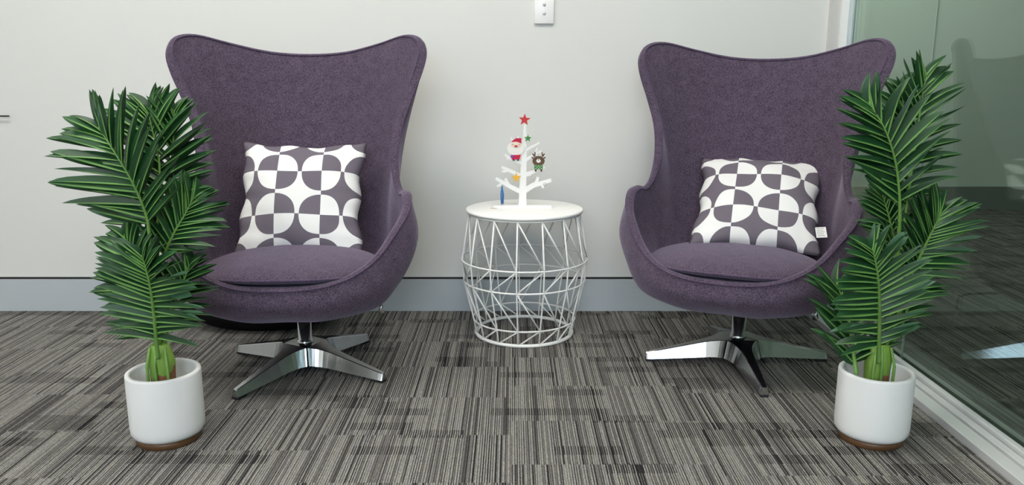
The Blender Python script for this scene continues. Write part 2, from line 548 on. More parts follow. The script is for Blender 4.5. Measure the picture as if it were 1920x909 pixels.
def shell_grid():
    NT_, NS = 152, 26
    outer = []
    for i in range(NT_):
        t = -19 + 38 * i / NT_
        P = rim_profile(t)
        outer.append([catmull(P, 4 * (j / NS)) for j in range(NS + 1)])
    # normals by finite differences (pointing inward/up)
    inner = []
    TH = 0.044
    for i in range(NT_):
        row = []
        for j in range(NS + 1):
            jj = max(j, 1)
            du = outer[(i + 1) % NT_][jj] - outer[i - 1][jj]
            dv = outer[i][min(jj + 1, NS)] - outer[i][jj - 1]
            n = du.cross(dv)
            if n.length < 1e-9: n = Vector((0, 0, 1))
            n.normalize()
            if j == 0: n = Vector((0, 0, 1))
            row.append(n)
        inner.append(row)
    # orientation test at the back centre: inward means -y
    sgn = 1 if inner[0][NS // 2].dot(Vector((0, -1, 0))) > 0 else -1
    # smooth normals along t
    for _ in range(3):
        new = []
        for i in range(NT_):
            new.append([(inner[i - 1][j] + inner[i][j] * 2 + inner[(i + 1) % NT_][j]).normalized() for j in range(NS + 1)])
        inner = new
    res = []
    for i in range(NT_):
        row = []
        for j in range(NS + 1):
            n = inner[i][j] * (sgn if j > 0 else 1)
            th = 0.040 - 0.017 * (j / NS) ** 2
            th *= 1 - .38 * math.exp(-((abs(-19 + 38 * i / NT_) - 8.6) / 1.3) ** 2) * (j / NS)
            p = outer[i][j] + n * th
            # padded seat platform inside the bowl
            zf = 0.326
            d = p.z - zf
            k = 0.02
            z = zf + 0.5 * (d + math.sqrt(d * d + k * k)) - 0.002
            w = min(1, max(0, (0.55 - p.z) / 0.2))
            p = Vector((p.x, p.y, p.z * (1 - w) + z * w))
            row.append(p)
        res.append(row)
    return outer, res, NT_, NS

OUTER, INNER, NTT, NSS = shell_grid()

def build_shell():
    bm = bmesh.new()
    cb = bm.verts.new(OUTER[0][0])
    ci = bm.verts.new(sum((INNER[i][0] for i in range(NTT)), Vector()) / NTT)
    vo = [[None] + [bm.verts.new(OUTER[i][j]) for j in range(1, NSS + 1)] for i in range(NTT)]
    vi = [[None] + [bm.verts.new(INNER[i][j]) for j in range(1, NSS + 1)] for i in range(NTT)]
    CAP = 6
    caps = []
    pin, pout = [], []
    for i in range(NTT):
        a, b = OUTER[i][NSS], INNER[i][NSS]
        up = (OUTER[i][NSS] - OUTER[i][NSS - 1]).normalized()
        ac = (b - a)
        up = (up - ac * (up.dot(ac) / ac.length_squared)).normalized()
        mid = (a + b) / 2
        hw = ac / 2
        ring = []
        for q in range(1, CAP):
            th = PI * q / CAP
            ring.append(bm.verts.new(mid - hw * math.cos(th) + up * (0.008 * math.sin(th) ** 0.7)))
        caps.append([vo[i][NSS]] + ring + [vi[i][NSS]])
        pin.append(b + up * 0.0005 + ac.normalized() * 0.0005)
        pout.append(a + up * 0.0005 - ac.normalized() * 0.0005)
    for i in range(NTT):
        k = (i + 1) % NTT
        bm.faces.new((cb, vo[i][1], vo[k][1]))
        bm.faces.new((ci, vi[k][1], vi[i][1]))
        for j in range(1, NSS):
            bm.faces.new((vo[i][j], vo[i][j + 1], vo[k][j + 1], vo[k][j]))
            bm.faces.new((vi[i][j], vi[k][j], vi[k][j + 1], vi[i][j + 1]))
        for q in range(CAP):
            bm.faces.new((caps[i][q], caps[i][q + 1], caps[k][q + 1], caps[k][q]))
    return bm, pin, pout

def cushion_bm():
    bm = bmesh.new()
    n, m = 72, 14
    zc, hh, hb = 0.354, 0.050, 0.036
    def outline(a):
        c, s = math.cos(a), math.sin(a)
        e = 0.80
        x = 0.264 * (abs(c) ** e) * (1 if c > 0 else -1)
        y = (0.252 if s < 0 else 0.24) * (abs(s) ** 0.86) * (1 if s > 0 else -1)
        if y > 0: x *= 1 - 0.35 * (y / 0.24) ** 1.5
        return x, y - 0.048
    zl = lambda x, y: zc - 0.012 * (x / .27) ** 2 + 0.012 * (x / .27) ** 4 - 0.04 * (y + .05)
    top, bot, seam = [], [], []
    for s in range(m + 1):
        r = math.sin(PI / 2 * s / m)
        rt, rb = [], []
        for k in range(n):
            x, y = outline(2 * PI * k / n)
            hmul = (1 - r ** 2.6) ** 0.6
            rt.append((x * r, y * r - .0, zl(x * r, y * r) + hh * hmul))
            rb.append((x * r, y * r, zl(x * r, y * r) - hb * hmul))
        top.append(rt); bot.append(rb)
    def mk(rings):
        c = bm.verts.new(rings[0][0])
        R = [[bm.verts.new(p) for p in r] for r in rings[1:]]
        for k in range(n): bm.faces.new((c, R[0][k], R[0][(k + 1) % n]))
        for A, B in zip(R, R[1:]):
            for k in range(n): bm.faces.new((A[k], B[k], B[(k + 1) % n], A[(k + 1) % n]))
        return R
    mk(top); mk(bot)
    bmesh.ops.remove_doubles(bm, verts=bm.verts, dist=1e-5)
    return bm, top[-1]

def leg_bm():
    """one arm of the four-star base, along +x"""
    bm = bmesh.new()
    st = [(0.0, 0.0), (0.018, .018), (0.036, .036), (0.047, .047), (.0505, .0436), (.056, .0390), (.064, .0333), (.074, .0278), (.088, .0225), (.106, .0185), (.135, .0158), (.17, .0138), (.21, .0120), (.25, .0102), (.283, .0086), (.292, .0076), (.296, .0062)]
    def top(r):
        return .091 - .001 * (r / .045) if r < .045 else .090 - .060 * ((r - .045) / .251) ** 0.95
    def bot(r):
        return .034 if r < .045 else .034 - .0255 * ((r - .045) / .251) ** 0.8
    rows = []
    for q, (r, w) in enumerate(st):
        tz, bz = top(r), bot(r)
        if w < 1e-6:
            rows.append([bm.verts.new((r, 0, tz)), bm.verts.new((r, 0, bz))]); continue
        e = min(.002, w * .3)
        f = .30 * (tz - bz)
        if q <= 3:
            k = (r + f * .7071) / r if q == 3 else 1.0
            rb, wb = r * k, w * k
        else:
            p0, p1 = st[q - 1], st[min(q + 1, len(st) - 1)]
            t_ = Vector((p1[0] - p0[0], p1[1] - p0[1])).normalized()
            rb, wb = r - t_.y * f, w + t_.x * f
            if q >= len(st) - 3: rb = r
        rows.append([bm.verts.new(p) for p in ((r, -w + e, tz), (r, w - e, tz), (r, w, tz - .002), (rb, wb, bz), (rb, -wb, bz), (r, -w, tz - .002))])
    a = rows[0]; b = rows[1]
    bm.faces.new((a[0], b[0], b[1])); bm.faces.new((a[1], b[3], b[4]))
    for A, B in zip(rows[1:], rows[2:]):
        for k in range(6):
            bm.faces.new((A[k], A[(k + 1) % 6], B[(k + 1) % 6], B[k]))
    bm.faces.new(rows[-1])
    return bm

def make_chair(label, loc, rotz, leg_angles, lever, sc, off):
    t = thing('lounge_chair', label, 'armchair', loc, rotz, 'purple egg-shaped lounge chairs')
    bm, pin, pout = build_shell()
    sh = link_bm('shell', bm, M_FAB, t)
    bm = bmesh.new(); tube(bm, pin, 0.0032, 6, closed=True)
    o = link_bm('piping', bm, M_PIPE, sh)
    bm = bmesh.new(); tube(bm, pout, 0.0028, 6, closed=True)
    link_bm('piping', bm, M_PIPE, sh)
    bm, edge = cushion_bm()
    cu = link_bm('seat_cushion', bm, M_FAB, t)
    bm = bmesh.new(); tube(bm, edge, 0.0034, 6, closed=True)
    link_bm('piping', bm, M_PIPE, cu)
    for o in (sh, cu):                      # each chair is swivelled and padded a little differently
        o.scale = (sc, sc, sc); o.location = (off[0], off[1], .2 * (1 - sc))
    # pedestal
    bm = bmesh.new(); lathe(bm, [(0, .085), (.026, .085), (.027, .090), (.026, .096), (.0215, .099), (.0215, .21), (0, .21)], 32)
    link_bm('pedestal', bm, M_CHROME, t)
    bm = bmesh.new(); lathe(bm, [(0, .186), (.04, .188), (.065, .196), (.07, .212), (0, .215)], 32)
    link_bm('swivel_plate', bm, M_BLACK, t)
    lb = leg_bm()
    me = bpy.data.meshes.new('leg'); bmesh.ops.recalc_face_normals(lb, faces=lb.faces); lb.to_mesh(me); lb.free()
    me.materials.append(M_CHROME)
    gb = bmesh.new(); box(gb, .262, .298, -.0125, .0125, 0.0, .0085, .002)
    gme = bpy.data.meshes.new('glide'); gb.to_mesh(gme); gb.free(); gme.materials.append(M_BLACK)
    for a in leg_angles:
        lg = link_me('leg', me, t, None, (0, 0, math.radians(a) - rotz))
        link_me('glide', gme, lg)
    # tilt lever hanging from the right rear underside
    x, y, z = lever
    lv = bpy.data.objects.new('tilt_lever', None); 
    bm = bmesh.new(); tube(bm, [(x - .13, y - .05, .205), (x - .04, y, .200), (x - .004, y, .196), (x, y, .185), (x + .001, y, z + .034)], .0042, 8)
    lv = link_bm('tilt_lever', bm, M_BLACK, t)
    bm = bmesh.new(); lathe(bm, [(0, z + .040), (.005, z + .040), (.007, z + .02), (.0105, z + .003), (.009, z), (0, z)], 16, x + .001, y)
    link_bm('handle', bm, M_CHROME, lv)
    return t

make_chair('purple egg-shaped lounge chair on the left, patterned cushion on it, beside the left potted palm',
           (-.66, 2.437, 0), math.radians(4), (-119, -25, 60, 152), (.240, .03, .168), 1.005, (-.008, 0))
make_chair('purple egg-shaped lounge chair on the right, next to the glass wall and right potted palm',
           (.737, 2.49, 0), math.radians(-25.5), (177, -90, 3, 92), (.215, .205, .115), .985, (-.014, -.006))

# ---------------------------------------------------------------- cushions
def pillow(label, loc, rot, seed, tagpos, size=.405, puff=.062):
    t = thing('throw_pillow', label, 'cushion', loc, 0, 'patterned throw pillows on the lounge chairs')
    t.rotation_mode = 'XYZ'; t.rotation_euler = rot
    rnd = random.Random(seed)
    N = 36
    bm = bmesh.new()
    uvl = bm.loops.layers.uv.new('UVMap')
    grid = {}
    S = size / 2
    ph = [rnd.uniform(0, 6) for _ in range(8)]
    for side in (1, -1):
        for i in range(N + 1):
            for j in range(N + 1):
                u, v = -1 + 2 * i / N, -1 + 2 * j / N
                edge = (i in (0, N)) or (j in (0, N))
                if edge and side == -1:
                    grid[(side, i, j)] = grid[(1, i, j)]; continue
                # edges pull in between the corners
                pu = 1 - 0.095 * (1 - v * v) ** 1.0 * abs(u) ** 1.5
                pv = 1 - 0.105 * (1 - u * u) ** 1.0 * abs(v) ** 1.5
                wr = 0.006 * math.sin(v * 9 + ph[0]) * abs(u) ** 4 * (1 - v ** 4)
                wr2 = 0.005 * math.sin(u * 8 + ph[1]) * abs(v) ** 4 * (1 - u ** 4)
                x = u * S * pu + wr
                z = v * S * pv + wr2
                h = ((1 - abs(u) ** 2.4) * (1 - abs(v) ** 2.4)) ** 0.5
                # wrinkles radiating from the seams
                w = 0.0035 * math.sin(v * 23 + ph[2] + 3 * u) * (abs(u) ** 3) * h + 0.003 * math.sin(u * 19 + ph[3] + 2 * v) * (abs(v) ** 3) * h
                w += 0.003 * math.sin(5 * u + 4 * v + ph[4]) * h
                y = -side * (puff * h + w * 2.0)
                y += 0.006 * math.sin(2.2 * u + ph[5])
                grid[(side, i, j)] = bm.verts.new((x, y, z))
    def uvof(i, j): return ((-1 + 2 * i / N) * .2025, (-1 + 2 * j / N) * .2025)
    for side in (1, -1):
        for i in range(N):
            for j in range(N):
                idx = [(i, j), (i + 1, j), (i + 1, j + 1), (i, j + 1)]
                if side == -1: idx = idx[::-1]
                f = bm.faces.new([grid[(side, a, b)] for a, b in idx])
                for lp, (a, b) in zip(f.loops, idx):
                    lp[uvl].uv = uvof(a, b)
    link_bm('cover', bm, M_PATTERN, t)
    # sewn-in care tag
    tx, tz, tw, th, ta, ink = tagpos
    bm = bmesh.new(); box(bm, 0, tw, -.001, .001, -th / 2, th / 2)
    tg = link_bm('care_tag', bm, M_TAG, t, False, (tx, -.004, tz), (0, ta, 0))
    if ink:
        bm = bmesh.new()
        for q in range(5):
            box(bm, .004, tw - .006 - .003 * (q % 2), -.0016, -.0009, -th / 2 + .006 + q * .0075, -th / 2 + .008 + q * .0075)
        o = link_bm('print', bm, M_INK, tg, False); o['kind'] = 'stuff'
    return t

pillow('grey and white printed cushion standing upright on the left purple chair',
       (-.676, 2.55, .530), (math.radians(-30), math.radians(0), math.radians(3)), 3, (-.170, -.200, .036, .012, math.radians(4), False))
pillow('grey and white printed cushion leaning back on the right purple chair, care tag showing',
       (.806, 2.60, .508), (math.radians(-51), math.radians(0), math.radians(-19)), 5, (.183, -.115, .032, .042, math.radians(-8), True))

# ---------------------------------------------------------------- wire side table
tb = thing('side_table', 'round white wire-cage side table standing between the two purple chairs', 'table', (.044, 2.80, 0))
bm = bmesh.new(); lathe(bm, [(0, .449), (.200, .449), (.2065, .450), (.2085, .4545), (.2065, .459), (.203, .460), (0, .460)], 72)
link_bm('table_top', bm, M_WHITE, tb)
LV = [(.198, .444), (.2245, .280), (.2180, .203), (.1840, .060), (.1745, .0065)]
def ring(bm, R, z, r, n=72, m=8):
    tube(bm, [(R * math.cos(2 * PI * k / n), R * math.sin(2 * PI * k / n), z) for k in range(n)], r, m, closed=True)
for i, (R, z) in enumerate(LV):
    bm = bmesh.new(); ring(bm, R, z, .0065 if i == 4 else .0031)
    link_bm('base_ring' if i == 4 else 'hoop', bm, M_WHITE, tb)
NN = 15
def node(l, k):
    a = math.radians(-90 - 7.5 + 24 * k)
    R, z = LV[l]
    return Vector((R * math.cos(a), R * math.sin(a), z))
def rod(p, q, name):
    d = q - p
    bm = bmesh.new(); tube(bm, [p, q], .0028, 6)
    return link_bm(name, bm, M_WHITE, tb)
for k in range(NN):
    bm = bmesh.new(); tube(bm, [node(l, k) for l in range(5)], .0031, 6)
    link_bm('upright', bm, M_WHITE, tb)
    rod(node(0, k), node(1, k + 1), 'brace')
    rod(node(1, k + 1), node(2, k), 'brace')
    rod(node(2, k), node(3, k + 1), 'brace')
    rod(node(3, k + 1), node(4, k), 'brace')

# ---------------------------------------------------------------- little wooden tree and its ornaments
TX, TY, TZ = .037, 2.80, .460
PXM = 1 / 4.78 * .00190           # metres per unit of the sketch grid
def tp(u, v):                     # sketch grid -> tree-local x,z
    return ((u - 372) * PXM, (850 - v) * PXM * 1.055)
tree = thing('wooden_tree', 'small white cut-out wooden tree standing on the round side table', 'decoration', (TX, TY, TZ))
bm = bmesh.new(); box(bm, *sorted((tp(112, 0)[0], tp(632, 0)[0])), -.011, .011, .0, .010, .0008)
link_bm('stand', bm, M_PLY, tree, False)
bm = bmesh.new()
_i = [0]
def limb(pts, w0, w1):
    n = len(pts)
    L_, R_ = [], []
    for i, p in enumerate(pts):
        a = Vector(pts[min(i + 1, n - 1)]) - Vector(pts[max(i - 1, 0)])
        a.normalize(); nn = Vector((-a.y, a.x))
        w = w0 + (w1 - w0) * i / (n - 1)
        L_.append(tp(*(Vector(p) + nn * w))); R_.append(tp(*(Vector(p) - nn * w)))
    _i[0] += 1
    d = .0030 - .00003 * _i[0]
    prism(bm, L_ + R_[::-1], -d, d)
limb([(372, 846), (374, 690), (380, 540), (386, 400), (390, 270), (391, 150)], 36, 11)
limb([(360, 712), (270, 672), (200, 634), (136, 598)], 20, 13)
limb([(255, 665), (232, 625), (220, 598)], 14, 10)
limb([(200, 636), (168, 655), (146, 668)], 13, 9)
limb([(395, 700), (470, 656), (550, 635), (626, 614)], 24, 14)
limb([(480, 655), (500, 620), (508, 588)], 15, 11)
limb([(540, 640), (550, 665), (556, 682)], 13, 9)
limb([(365, 585), (300, 550), (240, 525), (188, 502)], 17, 11)
limb([(245, 528), (215, 540), (190, 538)], 11, 8)
limb([(385, 575), (430, 556), (470, 545), (520, 520), (570, 505)], 18, 9)
limb([(430, 556), (436, 578)], 10, 8)
limb([(370, 470), (310, 450), (260, 430), (215, 400)], 14, 8)
limb([(245, 425), (235, 440)], 8, 7)
limb([(390, 450), (440, 420), (490, 395), (540, 370)], 14, 8)
limb([(480, 400), (500, 345)], 8, 6)
limb([(385, 380), (340, 350), (300, 310), (270, 260)], 12, 7)
limb([(390, 370), (440, 340), (490, 318), (520, 300)], 12, 7)
limb([(390, 300), (350, 280), (318, 246)], 10, 6)
limb([(390, 290), (415, 262), (418, 215)], 10, 6)
link_bm('branches', bm, M_PLY, tree, False)

def star_poly(cx, cz, R, rot=0.0, ir=.43):
    return [(cx + (R if k % 2 == 0 else R * ir) * math.sin(rot + PI * k / 5), cz + (R if k % 2 == 0 else R * ir) * math.cos(rot + PI * k / 5)) for k in range(10)]
def ell_poly(cx, cz, a, b, n=24):
    return [(cx + a * math.cos(2 * PI * k / n), cz + b * math.sin(2 * PI * k / n)) for k in range(n)]
def plate(name, poly, y0, y1, mat, parent):
    bm = bmesh.new(); prism(bm, poly, y0, y1)
    return link_bm(name, bm, mat, parent, False)
def hook(parent, x, z, r=.0022):
    bm = bmesh.new(); tube(bm, [(x + r * math.cos(a), -.001, z + r * math.sin(a)) for a in [2 * PI * k / 16 for k in range(16)]], .0005, 6, closed=True)
    return link_bm('hanging_ring', bm, M_METALBTN, parent)

M_RED = simple('red_paint', (0.55, 0.02, 0.02), .45)
M_GREEN = simple('green_paint', (0.04, 0.22, 0.03), .45)
M_YEL = simple('amber_paint', (0.80, 0.42, 0.02), .45)
M_BRN = simple('brown_felt', (0.13, 0.075, 0.05), .9)
M_CREAM = simple('cream_felt', (0.85, 0.83, 0.78), .8)
M_SKIN = simple('pale_peach', (0.85, 0.68, 0.55), .8)
M_PINK = simple('crimson_felt', (0.55, 0.015, 0.06), .8)
M_BLUE = simple('blue_thread', (0.05, 0.20, 0.50), .7)
M_VIOLET = simple('violet_paint', (0.22, 0.06, 0.35), .7)
M_DARK = simple('dark_paint', (0.01, 0.01, 0.012), .6)

def orn(name, label, u, v, yoff=-.0065):
    x, z = tp(u, v)
    return thing(name, label, 'ornament', (TX + x, TY + yoff, TZ + z), 0, None)
s = orn('star_ornament', 'red star on the very top of the small white tree', 388, 112, -.0035)
plate('star', star_poly(0, 0, 54 * PXM, math.radians(4)), -.002, .002, M_RED, s)
s = orn('star_ornament', 'small green star hanging near the top right of the white tree', 418, 264)
plate('star', star_poly(0, 0, 34 * PXM, math.radians(2)), -.0015, .0015, M_GREEN, s); hook(s, 0, 42 * PXM)
s = orn('star_ornament', 'amber yellow star hanging on the left of the tree trunk', 317, 592)
plate('star', star_poly(0, 0, 44 * PXM, math.radians(-4)), -.0015, .0015, M_YEL, s); hook(s, 0, 56 * PXM)

s = orn('bearded_ornament', 'round white-bearded ornament with red cap and crimson suit on the tree', 312, 345)
P = lambda du, dv: (du * PXM, -dv * PXM)
plate('beard', ell_poly(0, 0, 76 * PXM, 60 * PXM, 32), -.001, .001, M_CREAM, s)
plate('face', ell_poly(P(2, -30)[0], P(2, -30)[1], 48 * PXM, 26 * PXM), -.0018, -.0008, M_SKIN, s)
plate('cap', [P(-38, -60), P(0, -86), P(48, -88), P(50, -42), P(8, -58), P(-38, -56)], -.0026, -.0005, M_PINK, s)
plate('suit', [P(-44, 60), P(44, 58), P(34, 98), P(-34, 98)], -.0016, .0008, M_PINK, s)
plate('scarf', [P(-46, 60), P(-20, 60), P(-22, 90), P(-44, 84)], -.0022, -.0014, M_VIOLET, s)
plate('nose', ell_poly(*P(2, -18), 15 * PXM, 9 * PXM, 14), -.0028, -.0016, M_RED, s)
for d in (-26, 28): plate('eye', ell_poly(*P(d, -32), 3.6 * PXM, 3.6 * PXM, 10), -.0024, -.0016, M_DARK, s)
for d in (-20, 20): plate('foot', [P(d - 6, 96), P(d + 6, 96), P(d + 10, 110), P(d - 8, 108)], -.0012, .0006, M_DARK, s)
hook(s, P(4, 0)[0], 96 * PXM)

s = orn('reindeer_ornament', 'brown antlered reindeer ornament in a dotted green jumper on the tree', 512, 440)
plate('head', ell_poly(0, P(0, 12)[1], 54 * PXM, 44 * PXM, 28), -.0012, .0012, M_BRN, s)
plate('body', [P(-32, 50), P(32, 50), P(34, 104), P(20, 108), P(16, 84), P(-16, 84), P(-18, 108), P(-32, 104)], -.0010, .0008, M_BRN, s)
plate('jumper', [P(-38, 46), P(36, 46), P(38, 84), P(-36, 84)], -.0018, -.0008, M_GREEN, s)
for sx in (-1, 1):
    plate('antler', [P(sx * 28, -26), P(sx * 26, -66), P(sx * 34, -68), P(sx * 38, -44), P(sx * 50, -56), P(sx * 56, -50), P(sx * 42, -26)], -.0011, .0007, M_BRN, s)
    plate('ear', [P(sx * 44, -22), P(sx * 64, -22), P(sx * 60, -12), P(sx * 46, -6)], -.0010, .0006, M_BRN, s)
    plate('eye', [P(sx * 14, -6), P(sx * 30, -8), P(sx * 24, 3)], -.0020, -.0012, M_DARK, s)
plate('muzzle', ell_poly(*P(0, 10), 19 * PXM, 17 * PXM, 20), -.0024, -.0010, M_CREAM, s)
plate('nose', ell_poly(*P(0, 2), 6 * PXM, 4.5 * PXM, 12), -.0030, -.0020, M_DARK, s)
for d, e in ((-24, 54), (0, 54), (24, 54), (-12, 66), (12, 66), (-24, 78), (0, 78), (24, 78)):
    plate('dot', ell_poly(*P(d, e), 4.5 * PXM, 3.6 * PXM, 8), -.0022, -.0016, M_CREAM, s)
hook(s, 0, 52 * PXM)

s = orn('tassel_ornament', 'blue thread tassel hanging from the lowest left branch', 192, 740, -.007)
bm = bmesh.new()
rr = random.Random(2)
for q in range(16):
    a = rr.uniform(0, 2 * PI); r0 = rr.uniform(0, 5) * PXM; r1 = rr.uniform(7, 22) * PXM
    tube(bm, [(r0 * math.cos(a), r0 * math.sin(a), 78 * PXM), (r1 * .8 * math.cos(a), r1 * .5 * math.sin(a), 10 * PXM), (r1 * .6 * math.cos(a), r1 * .4 * math.sin(a), -rr.uniform(60, 82) * PXM)], .0011, 4)
o = link_bm('threads', bm, M_BLUE, s); o['kind'] = 'stuff'
bm = bmesh.new(); tube(bm, [(0, 0, 84 * PXM), (0, 0, 70 * PXM)], .0022, 8); link_bm('knot', bm, M_BLUE, s)
hook(s, 0, 92 * PXM)
s = orn('wire_ring', 'empty silver wire ring hanging on the lowest right branch', 570, 648, -.004)
bm = bmesh.new(); tube(bm, [(13 * PXM * math.cos(a), -.001, 13 * PXM * math.sin(a)) for a in [2 * PI * k / 20 for k in range(20)]], .0006, 6, closed=True)
link_bm('ring', bm, M_METALBTN, s)
s = thing('thread_scrap', 'tiny loose tan thread lying at the left end of the tree stand', 'thread', (TX - .104, TY - .013, TZ))
bm = bmesh.new(); tube(bm, [(-.008, -.002, .0012), (-.003, -.004, .0018), (.003, -.003, .0012), (.010, -.004, .0012), (.013, -.001, .0016)], .0009, 6)
link_bm('thread', bm, simple('tan_thread', (.45, .28, .14), .8), s)

# ---------------------------------------------------------------- potted palms
FRONDS_L = [
    ( [(0.002, -0.009, 0.25), (0.006, -0.029, 0.382), (0.018, -0.049, 0.507), (0.023, -0.059, 0.587), (0.008, -0.079, 0.672), (-0.024, -0.089, 0.748), (-0.06, -0.079, 0.804)] , 0.46, 17, 0.148, 66, 46, (0.05, -1, 0.15), 1.0 ),
    ( [(-0.005, 0.011, 0.243), (-0.011, 0.021, 0.367), (-0.007, 0.031, 0.489), (0.008, 0.051, 0.608), (0.006, 0.071, 0.713), (-0.008, 0.081, 0.791), (-0.02, 0.091, 0.837)] , 0.4, 15, 0.125, 58, 60, (0.1, -1, 0.1), 1.0 ),
    ( [(-0.007, 0.021, 0.24), (-0.015, 0.041, 0.362), (-0.013, 0.061, 0.483), (0.011, 0.081, 0.603), (0.03, 0.091, 0.711), (0.037, 0.101, 0.783), (0.039, 0.111, 0.836)] , 0.42, 13, 0.1, 50, 52, (0.5, -1, 0.1), 0.9 ),
    ( [(-0.005, 0.021, 0.24), (-0.003, 0.021, 0.367), (0.015, 0.021, 0.464), (0.047, 0.021, 0.532), (0.075, 0.031, 0.58), (0.096, 0.041, 0.62)] , 0.42, 15, 0.105, 45, 62, (0.25, -1, 0.2), 0.85 ),
    ( [(-0.012, 0.021, 0.24), (-0.032, 0.041, 0.362), (-0.04, 0.061, 0.469), (-0.057, 0.071, 0.55), (-0.082, 0.081, 0.61), (-0.11, 0.091, 0.656)] , 0.4, 11, 0.095, 62, 55, (-0.3, -1, 0.2), 0.95 ),
    ( [(-0.009, 0.011, 0.243), (-0.015, 0.001, 0.331), (-0.023, -0.009, 0.417), (-0.043, -0.009, 0.485), (-0.066, 0.001, 0.534)] , 0.2, 12, 0.1, 52, 50, (-0.1, -1, 0.25), 1.0 ),
    ( [(0.01, -0.044, 0.232), (0.015, -0.054, 0.28), (0.027, -0.079, 0.356), (0.039, -0.109, 0.424), (0.043, -0.129, 0.474), (0.04, -0.139, 0.517)] , 0.2, 20, 0.115, 76, 72, (0, -1, 0.12), 0.72 ),
    ( [(-0.004, 0.001, 0.233), (-0.035, 0.021, 0.29), (-0.069, 0.041, 0.34), (-0.1, 0.051, 0.38), (-0.134, 0.061, 0.413)] , 0.15, 12, 0.1, 62, 60, (-0.2, -1, 0.2), 0.9 ),
    ( [(0.005, 0.001, 0.24), (0.019, 0.011, 0.3), (0.039, 0.021, 0.36), (0.064, 0.021, 0.416), (0.078, 0.031, 0.455)] , 0.2, 13, 0.085, 60, 64, (0.2, -1, 0.2), 0.8 ),
]
FRONDS_R = [
    ( [(0.015, -0.009, 0.25), (0.01, -0.029, 0.382), (0.005, -0.039, 0.505), (-0.006, -0.049, 0.611), (-0.03, -0.059, 0.714), (-0.067, -0.069, 0.795), (-0.108, -0.059, 0.861)] , 0.5, 14, 0.125, 50, 52, (-0.05, -1, 0.15), 1.0 ),
    ( [(0.027, 0.011, 0.243), (0.039, 0.021, 0.367), (0.053, 0.041, 0.487), (0.066, 0.061, 0.633), (0.081, 0.081, 0.765), (0.09, 0.091, 0.857), (0.101, 0.101, 0.928)] , 0.45, 15, 0.115, 55, 62, (0.2, -1, 0.1), 1.0 ),
    ( [(0.031, 0.021, 0.24), (0.043, 0.041, 0.362), (0.052, 0.061, 0.483), (0.056, 0.081, 0.617), (0.054, 0.091, 0.737), (0.052, 0.101, 0.83), (0.041, 0.101, 0.889)] , 0.45, 12, 0.085, 50, 55, (-0.2, -1, 0.1), 0.9 ),
    ( [(0.03, 0.011, 0.243), (0.05, 0.011, 0.342), (0.067, 0.001, 0.442), (0.085, -0.009, 0.512), (0.097, -0.019, 0.56), (0.109, -0.019, 0.593)] , 0.36, 18, 0.12, 52, 68, (0.15, -1, 0.25), 0.75 ),
    ( [(0.036, 0.031, 0.236), (0.05, 0.061, 0.356), (0.051, 0.071, 0.481), (0.034, 0.081, 0.562), (0.015, 0.091, 0.622)] , 0.5, 10, 0.08, 50, 50, (-0.3, -1, 0.2), 0.9 ),
    ( [(0.032, 0.021, 0.24), (0.028, 0.041, 0.319), (0.03, 0.051, 0.401), (0.039, 0.061, 0.469), (0.052, 0.071, 0.522)] , 0.3, 11, 0.09, 60, 60, (0, -1, 0.2), 0.8 ),
    ( [(-0.017, -0.044, 0.221), (-0.026, -0.054, 0.266), (-0.044, -0.079, 0.356), (-0.066, -0.109, 0.43), (-0.086, -0.129, 0.487), (-0.104, -0.139, 0.533)] , 0.19, 20, 0.112, 74, 74, (0, -1, 0.12), 0.72 ),
    ( [(-0.068, -0.039, 0.188), (-0.072, -0.019, 0.24), (-0.077, 0.001, 0.303), (-0.087, 0.021, 0.353), (-0.105, 0.041, 0.404)] , 0.08, 9, 0.125, 44, 60, (0.1, -1, 0.35), 1.25 ),
    ( [(0.026, 0.001, 0.233), (0.062, 0.021, 0.297), (0.082, 0.031, 0.357), (0.104, 0.041, 0.404), (0.128, 0.051, 0.436)] , 0.2, 12, 0.085, 62, 60, (0.2, -1, 0.2), 0.8 ),
]

def leaflet_mesh(name, droop, twist, fold, bend):
    """length 1 along +x, half width up to .5 in y (scaled later), normal +z"""
    bm = bmesh.new()
    uvl = bm.loops.layers.uv.new('UVMap')
    NSEG = 9
    rows = []
    for i in range(NSEG + 1):
        u = i / NSEG
        w = 0.5 * (math.sin(PI * min(1, u * .96 + .04) ** 0.72) ** 0.75) if u < 1 else 0.0
        w = max(w, 0.07 * (1 - u))
        z = -droop * u * u
        row = []
        for k, vv in enumerate((0, .44, .5, .56, 1)):
            s = (vv - .5) * 2
            y = s * w + bend * u * u
            tw = twist * u
            zz = z - fold * abs(s) * w + (0.0 if k != 2 else 0.02 * (1 - u))
            row.append((bm.verts.new((u * (1 - .25 * droop * u * u), y, zz + s * w * tw)), (u, vv)))
        rows.append(row)
    for A, B in zip(rows, rows[1:]):
        for k in range(4):
            q = [A[k], A[k + 1], B[k + 1], B[k]]
            f = bm.faces.new([x[0] for x in q][::-1])
            for lp, x in zip(f.loops, q[::-1]): lp[uvl].uv = x[1]
            f.smooth = True
    bm.normal_update()
    me = bpy.data.meshes.new(name)
    bm.to_mesh(me); bm.free()
    me.materials.append(M_LEAF)
    # keep +z as the front
    if sum(p.normal.z for p in me.polygons) < 0: me.flip_normals()
    return me
LEAVES = {sd: [leaflet_mesh('leaflet', d, t, .35, -sd * b_) for d, t, b_ in ((.10, .2, .8), (.20, -.3, 1.2), (.04, .1, .5), (.28, .3, 1.0), (.15, .6, .1))] for sd in (1, -1)}

def bez_path(pts, n):
    P = [Vector(p) for p in pts]
    return [catmull(P, (len(P) - 1) * i / n) for i in range(n + 1)]

